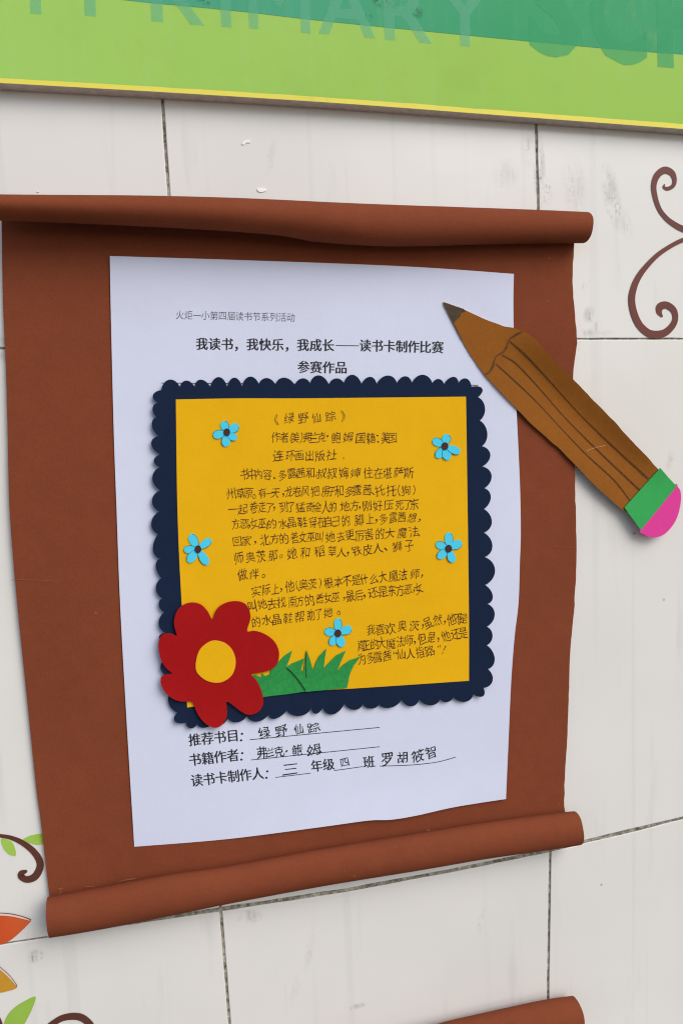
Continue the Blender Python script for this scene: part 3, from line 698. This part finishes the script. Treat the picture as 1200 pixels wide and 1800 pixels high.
HW = '''《486,738 绿508,735 野533,735 仙555.5,734 踪580.6,732 》602.6,731
作485,768 者499.5,769 （512,769 美519,769 ）530,769 弗540,768 兰551,768.5 克565.5,768.5 ·575.6,767 鲍590.7,769 姆612,768 国634,770 籍651.5,770 ：663.5,771 美677,769 国690,770
连489,801 环509.5,801 画525.6,801 出544,801 版562,801 社582.4,799.5 .603,804
书430,834 中442.7,833.5 内454,833.5 容470,834 ．482,840 多497,835 露513.5,832 茜528.5,831 和545,831 叔565,832 叔583.5,832 婶604,831 婶625,831 住647,831 在665,832 堪681,831 萨700.5,830 斯718,831
州406,867.5 草422.5,867.5 原436,866.7 。447.5,872.5 有461,866.7 一474,867 天484,866.7 ，497,870 龙507.5,864 卷522.5,864 风536.7,863.7 把554,863.7 房572,863 子583,864 和596,863 多614,863.7 露627.5,861.7 茜645,861 、655,867.5 托667.5,862.5 托687.5,862.5 （701,861.7 狗713,861.7 ）728,861
一409.7,894.5 起426.7,895 卷446,891.7 走461,891 了474,892.5 ，481.7,895 到498,891.7 了511,891.7 猛528,891.7 奇546,891 金558,891 人572.5,891.7 的585,891 地606,890 方623,889 ，632,893 刚645,889 好664,889 压683,887.5 死701.7,887.5 了716.7,886.7 东728,886
方414,921 恶429,921 ，438.5,926.5 女446.7,920 巫461,920 的477.5,921 水497.5,921 晶512.5,918 鞋531.7,918 穿550,918 在565,916.7 自576.7,916.7 己591,916.7 的608,915 脚631,914 上650,911.7 ，661,916 多674,911.7 露691,910 茜706,908 想724,910 ，736,915
回416.7,951.7 家433,951 ，449,954 北465,949 方482.5,947.5 的499,946.7 善518,945 女531.7,944 巫546,944 叫561,944 她580,944 去599,943 更615,941 厉631.7,941.7 害648,939 的667.5,938 大685,937.5 魔706.7,936.7 法727.5,935
师420,981 奥440,979 茨459,978 那480,976.7 。494.7,978 她513,973 和536,971 稻561.7,969 草584,969 人600,971 ，611,974 铁626.7,968 皮646,966 人664,964 、678,966 狮698,961 子719,959
做426,1010 伴446.7,1009 。463,1012.5
实450,1039 际468,1036.7 上484,1035 ，494,1037.5 他509,1031 （522.5,1030 奥533,1028 茨549,1026.7 ）562.5,1025 根577.5,1025 本595,1022.5 不610,1021.7 是626,1020 什640,1018 么657.5,1017.5 大673,1014 魔691,1012.5 法707.5,1011 师729,1009 ，741.7,1012.5
叫443,1066 她461,1061.7 去478,1061.7 找495,1059 南514,1057.5 方527.5,1056.7 的544,1055 善561.7,1052.5 女576,1051 巫590,1050 ，604,1052.5 最616,1048 后631,1046.7 ，641,1049 还656,1041.7 是673,1040 东689,1038 方702.5,1037.5 恶716.7,1036 ，727,1039 女735,1034
的450,1093 水469,1090 晶486,1089 鞋506,1086.7 帮526.7,1084 助546,1081.7 了560,1080 她576.7,1076.7 。596,1077.5
我652,1107.7 喜668,1106.6 欢685.6,1105.5 奥707,1100 茨728,1100 ，742.6,1101 虽752,1096 然769,1090 ，781.6,1094.7 他793,1089 不805,1088 是814,1088
真634.7,1134.8 正643,1135 的657.4,1132.6 大670.4,1130 魔686.7,1131.5 法703,1128 师718,1126 ，729,1130.4 但741,1123 是758,1120.7 ，770,1125 他783,1118.5 还800.4,1115 是814,1113
为635.7,1158.6 多651,1156.4 露664,1155 茜680,1153 “694,1147.7 仙704,1150 人721,1149 指737.6,1146.7 路755,1144.5 ”772,1137 ！780,1142.3'''
PUN = '，。、．.：·（）《》“”！'
ink = Ink()
for ln in HW.split('\n'):
    ch = []
    for tok in ln.split(' '):
        x, y = tok[1:].split(','); ch.append((tok[0], float(x), float(y)))
    for i, (k, x, y) in enumerate(ch):
        a, b = ch[max(i - 1, 0)], ch[min(i + 1, len(ch) - 1)]; sl_ = math.atan2(b[2] - a[2], b[1] - a[1]) * .6
        gs = [abs(ch[j][1] - x) * (1.25 if ch[j][0] in PUN else 1) for j in (i - 1, i + 1) if 0 <= j < len(ch)]
        w_ = min(18.4, max(16.2, min(gs) * 1.06)); h_ = 20.4
        if k in '，。、．.：·': w_ = h_ = 22
        if k == '·': w_ = h_ = 26
        if k in '（）《》“”！': w_, h_ = 17, 20
        put(ink, k, x, y, w_, h_, sl_ - .03, hyi, -.004, .8)
ink.build('handwriting', M['ink'], cardT)

# ================================================================== paper cut-outs on the card
def hf_(x, z): return hy(x, z) + .0004
def small_flower(cx_, cy_, tips, label, k):
    t = thing('paper_flower', onwall(cx_, cy_, hy), label, 'paper flower', 'little blue paper flowers on the yellow card')
    pen = Ink()
    for i, (x, y) in enumerate(tips):
        dx, dy = x - cx_, y - cy_; L_ = math.hypot(dx, dy); ux, uy = dx / L_, dy / L_; w_ = 9.2 + .6 * math.sin(i * 2.3 + k)
        o = []
        for j in range(22):
            a = 2 * math.pi * j / 22; s_ = (1 - math.cos(a)) / 2; r_ = math.sin(a) * w_ * (.42 + .62 * s_ ** .8) * (1 if s_ < .75 else 1.0)
            o.append((cx_ + ux * (L_ * s_) - uy * r_, cy_ + uy * (L_ * s_) + ux * r_))
        hh_ = lambda X, Z, i=i: hf_(X, Z) + .00006 * i
        p = link('petal', sheet_mesh(o, hh_, .00025), [M['cyan'], M['cyan']], t)
        hl = lambda X, Z, i=i: hf_(X, Z) + .00006 * i + .00008
        lo_ = [(cx_ + (q[0] - cx_) * .96, cy_ + (q[1] - cy_) * .96, .55) for q in o[2:16]]
        pen.stroke(lo_[:9], hl, n=2)
    pen.build('pen_outline', M['black'], t)
    ce = [(cx_ + 5.6 * math.cos(2 * math.pi * j / 18) * (1 + .08 * math.sin(3 * j)), cy_ + 6.6 * math.sin(2 * math.pi * j / 18)) for j in range(18)]
    link('centre', sheet_mesh(ce, lambda X, Z: hf_(X, Z) + .0006, .0003), [M['seed'], M['seed']], t)
    rg_ = Ink(); rg_.stroke([(cx_ + 5.2 * math.cos(a * .35), cy_ + 6.2 * math.sin(a * .35), .9) for a in range(20)], lambda X, Z: hf_(X, Z) + .0007, n=1)
    rg_.build('pen_ring', M['black'], t)
small_flower(398.7, 759.5, T1([(530, 320), (637, 350), (622, 450), (543, 500), (458, 422)]), 'blue paper flower near the upper left corner of the yellow card', 0)
small_flower(782, 784, T2([(848, 386), (752, 422), (775, 542), (850, 558), (932, 508)]), 'blue paper flower near the upper right corner of the yellow card', 1)
small_flower(348, 965.5, [(335, 939), (371, 948), (365, 993), (330, 988), (323, 966)], 'blue paper flower by the left edge, above the big red flower', 2)
small_flower(788.5, 964.5, [(789, 936), (766, 955), (811.5, 953), (769, 981), (796, 989)], 'blue paper flower by the right edge, beside the long paragraph', 3)
small_flower(594, 1113.5, [(594, 1087), (570.5, 1109), (618, 1104.5), (580.5, 1134), (601.5, 1137.5)], 'blue paper flower hovering just above the green paper grass', 4)

gl = [(560, 470), (600, 465), (628, 478), (632, 455), (652, 470), (676, 458), (678, 435), (715, 400), (755, 358), (800, 328), (788, 370), (768, 420), (800, 450), (840, 500), (875, 555), (760, 572), (640, 584), (600, 560)]
gr_ = [(768, 420), (800, 400), (868, 372), (858, 405), (848, 440), (866, 436), (872, 380), (880, 325), (897, 370), (918, 442), (930, 400), (950, 360), (990, 318), (982, 370), (975, 430), (1005, 395), (1045, 355), (1097, 330), (1075, 380), (1048, 447), (1080, 410), (1120, 382), (1178, 364), (1142, 410), (1120, 460), (1105, 534), (990, 547), (878, 557), (840, 505), (800, 455)]
hg = lambda x, z: hy(x, z) + .0004
t = thing('paper_grass', onwall(495, 1200, hy), 'green paper grass piece half tucked under the red flower', 'paper grass', 'green paper grass on the yellow card')
link('blades', sheet_mesh(dense(T5(gl), 10), hg, .0003, .005), [M['grass'], M['grass']], t)
t = thing('paper_grass', onwall(570, 1195, hy), 'green paper grass piece with the taller blades, to the right', 'paper grass', 'green paper grass on the yellow card')
hg2 = lambda x, z: hy(x, z) + .0008
link('blades', sheet_mesh(dense(T5(gr_), 10), hg2, .0003, .005), [M['grass'], M['grass']], t)
ink = Ink(); ink.stroke([q + (1.2,) for q in T5([(772, 426), (805, 456), (842, 502), (872, 546)])], lambda x, z: hg2(x, z) + .0001)
ink.stroke([q + (1.1,) for q in T5([(879, 335), (876, 400), (878, 478)])], lambda x, z: hg2(x, z) + .0001)
ink.build('pen_line', M['black'], t)

RF = onwall(380, 1180)
FB = onwall(380, 1285).z; FL = onwall(278, 1150).x
def hr(x, z):
    base_ = max(hy(x, z), hn(x, z)) if x > onwall(300, 1150).x else hn(x, z)
    d = math.hypot(x - RF.x, z - RF.z)
    return .0021 + hs(x, z) + .0015 + .0022 * ss(.018, .038, d) * (ss(RF.z + .01, FB, z) + .7 * ss(RF.x, FL, x))
t = thing('paper_flower', RF, 'big red paper flower with a yellow centre at the card corner', 'paper flower')
ro = [(357, 155), (375, 110), (400, 80), (440, 60), (485, 53), (525, 60), (552, 82), (568, 125), (567, 160), (550, 220), (590, 218), (640, 232), (690, 265), (718, 305), (728, 350), (718, 400), (690, 430), (650, 445), (600, 455), (572, 460), (600, 490), (622, 530), (637, 580), (640, 620), (625, 655), (595, 678), (555, 685), (515, 665), (475, 635), (437, 608), (435, 625), (440, 660), (435, 700), (420, 730), (395, 752), (370, 757), (335, 745), (300, 715), (270, 670), (255, 630), (240, 612), (190, 612), (145, 600), (110, 575), (85, 545), (70, 500), (78, 470), (105, 460), (135, 455), (110, 435), (85, 405), (68, 365), (58, 310), (62, 270), (75, 245), (100, 233), (130, 233), (160, 245), (148, 200), (145, 160), (160, 110), (190, 78), (230, 62), (270, 63), (305, 80), (335, 115)]
link('petals', sheet_mesh(smooth(T5(ro), 3, True), hr, .0003, .005), [M['red'], M['red']], t)
ce = [(370, 272), (425, 285), (465, 320), (485, 370), (484, 420), (465, 465), (425, 497), (380, 507), (325, 495), (280, 460), (265, 425), (270, 370), (290, 320), (330, 285)]
link('centre', sheet_mesh(smooth(T5(ce), 3, True), lambda x, z: hr(x, z) + .0004, .0003, .005), [M['yellow'], M['yellow_edge']], t)

# ================================================================== the paper pencil
C5 = crop(760, 500, 2.7273)
pa, pb = onwall(*C5([(50, 83)])[0]), onwall(*C5([(1085, 1045)])[0])
pdv = Vector((pb.x - pa.x, pb.z - pa.z)).normalized(); pn = Vector((-pdv.y, pdv.x))
if pn.y < 0: pn = -pn          # towards the upper right edge
ptl = (Vector((pb.x, pb.z)) - Vector((pa.x, pa.z))).length
def hk(x, z):
    v = Vector((x - pa.x, z - pa.z)); u = v.dot(pdv) / ptl; s_ = v.dot(pn)
    curl = ss(.16, .35, u) * ss(1.02, .75, u)
    lo_ = hp(x, z) + .0007; k_ = ss(.12, .55, u)
    return lo_ * (1 - k_) + .0042 * k_ + .0005 * math.sin(u * 9) * k_ + curl * (.0058 * ss(.001, .021, s_) + .0008 * ss(-.004, -.02, s_)) + .0012 * ss(.85, 1, u)
pencilT = thing('paper_pencil', (pa + pb) / 2, 'large brown paper pencil laid slantwise across the scroll edge', 'paper pencil')
po = [(50, 83), (130, 110), (240, 160), (340, 200), (390, 208), (430, 222), (460, 235), (500, 270), (560, 335), (620, 400), (700, 480), (760, 545), (870, 655), (960, 755), (1040, 840), (1080, 884), (1140, 960), (1000, 1140), (912, 1082), (850, 1030), (760, 945), (680, 860), (600, 780), (530, 720), (460, 655), (390, 580), (330, 520), (250, 432), (190, 350), (140, 265), (100, 185)]
link('body', sheet_mesh(jag(dense(C5(po), 8), .9, 6), hk, .0005, .003), [M['pencil'], M['pencil_edge']], pencilT)
hk1 = lambda x, z: hk(x, z) + .00025
link('lead', sheet_mesh(C5([(54, 86), (100, 99), (148, 119), (162, 126), (137, 135), (131, 155), (112, 172), (103, 183), (78, 135)]), lambda x, z: hk(x, z) + .00022, .00012), [M['lead'], M['lead']], pencilT)
ink = Ink()
for l, w_ in (([(430, 225), (400, 240), (372, 260), (362, 278), (355, 300), (340, 322), (310, 340), (298, 360), (292, 385), (275, 415), (252, 432)], 3.2),
              ([(372, 272), (450, 342), (560, 460), (700, 615), (850, 762), (1035, 932)], 3.0), ([(335, 338), (400, 377), (500, 482), (640, 642), (800, 802), (995, 987)], 2.4), ([(305, 380), (390, 457), (500, 562), (620, 692), (740, 817), (870, 937), (948, 1038)], 1.9)):
    ink.stroke([q + (w_ * (.8 + .35 * math.sin(i * 1.7)),) for i, q in enumerate(C5(l))], hk1)
ink.stroke([q + (1.4,) for q in C5([(54, 86), (130, 112), (150, 118)])], hk1); ink.stroke([q + (1.4,) for q in C5([(54, 90), (100, 183), (142, 263)])], hk1)
ink.build('marker_lines', M['marker'], pencilT)
ink = Ink(); ink.stroke([q + (.8,) for q in C5([(735, 800), (770, 785), (828, 772)])], hk1); ink.build('crease', M['pencil_edge'], pencilT)
link('ferrule', sheet_mesh(dense(C5([(1092, 880), (1130, 925), (1170, 967), (1085, 1072), (998, 1178), (958, 1122), (920, 1070), (1005, 975)]), 8), lambda x, z: hk(x, z) + .0009, .0005, .006), [M['band'], M['band']], pencilT)
link('eraser', sheet_mesh(smooth(C5([(1160, 962), (1176, 972), (1188, 990), (1191, 1030), (1181, 1090), (1161, 1140), (1126, 1185), (1090, 1208), (1050, 1213), (1012, 1197), (994, 1174), (1070, 1075)]), 3, True), lambda x, z: hk(x, z) + .0004, .00045, .006), [M['pink'], M['pink']], pencilT)
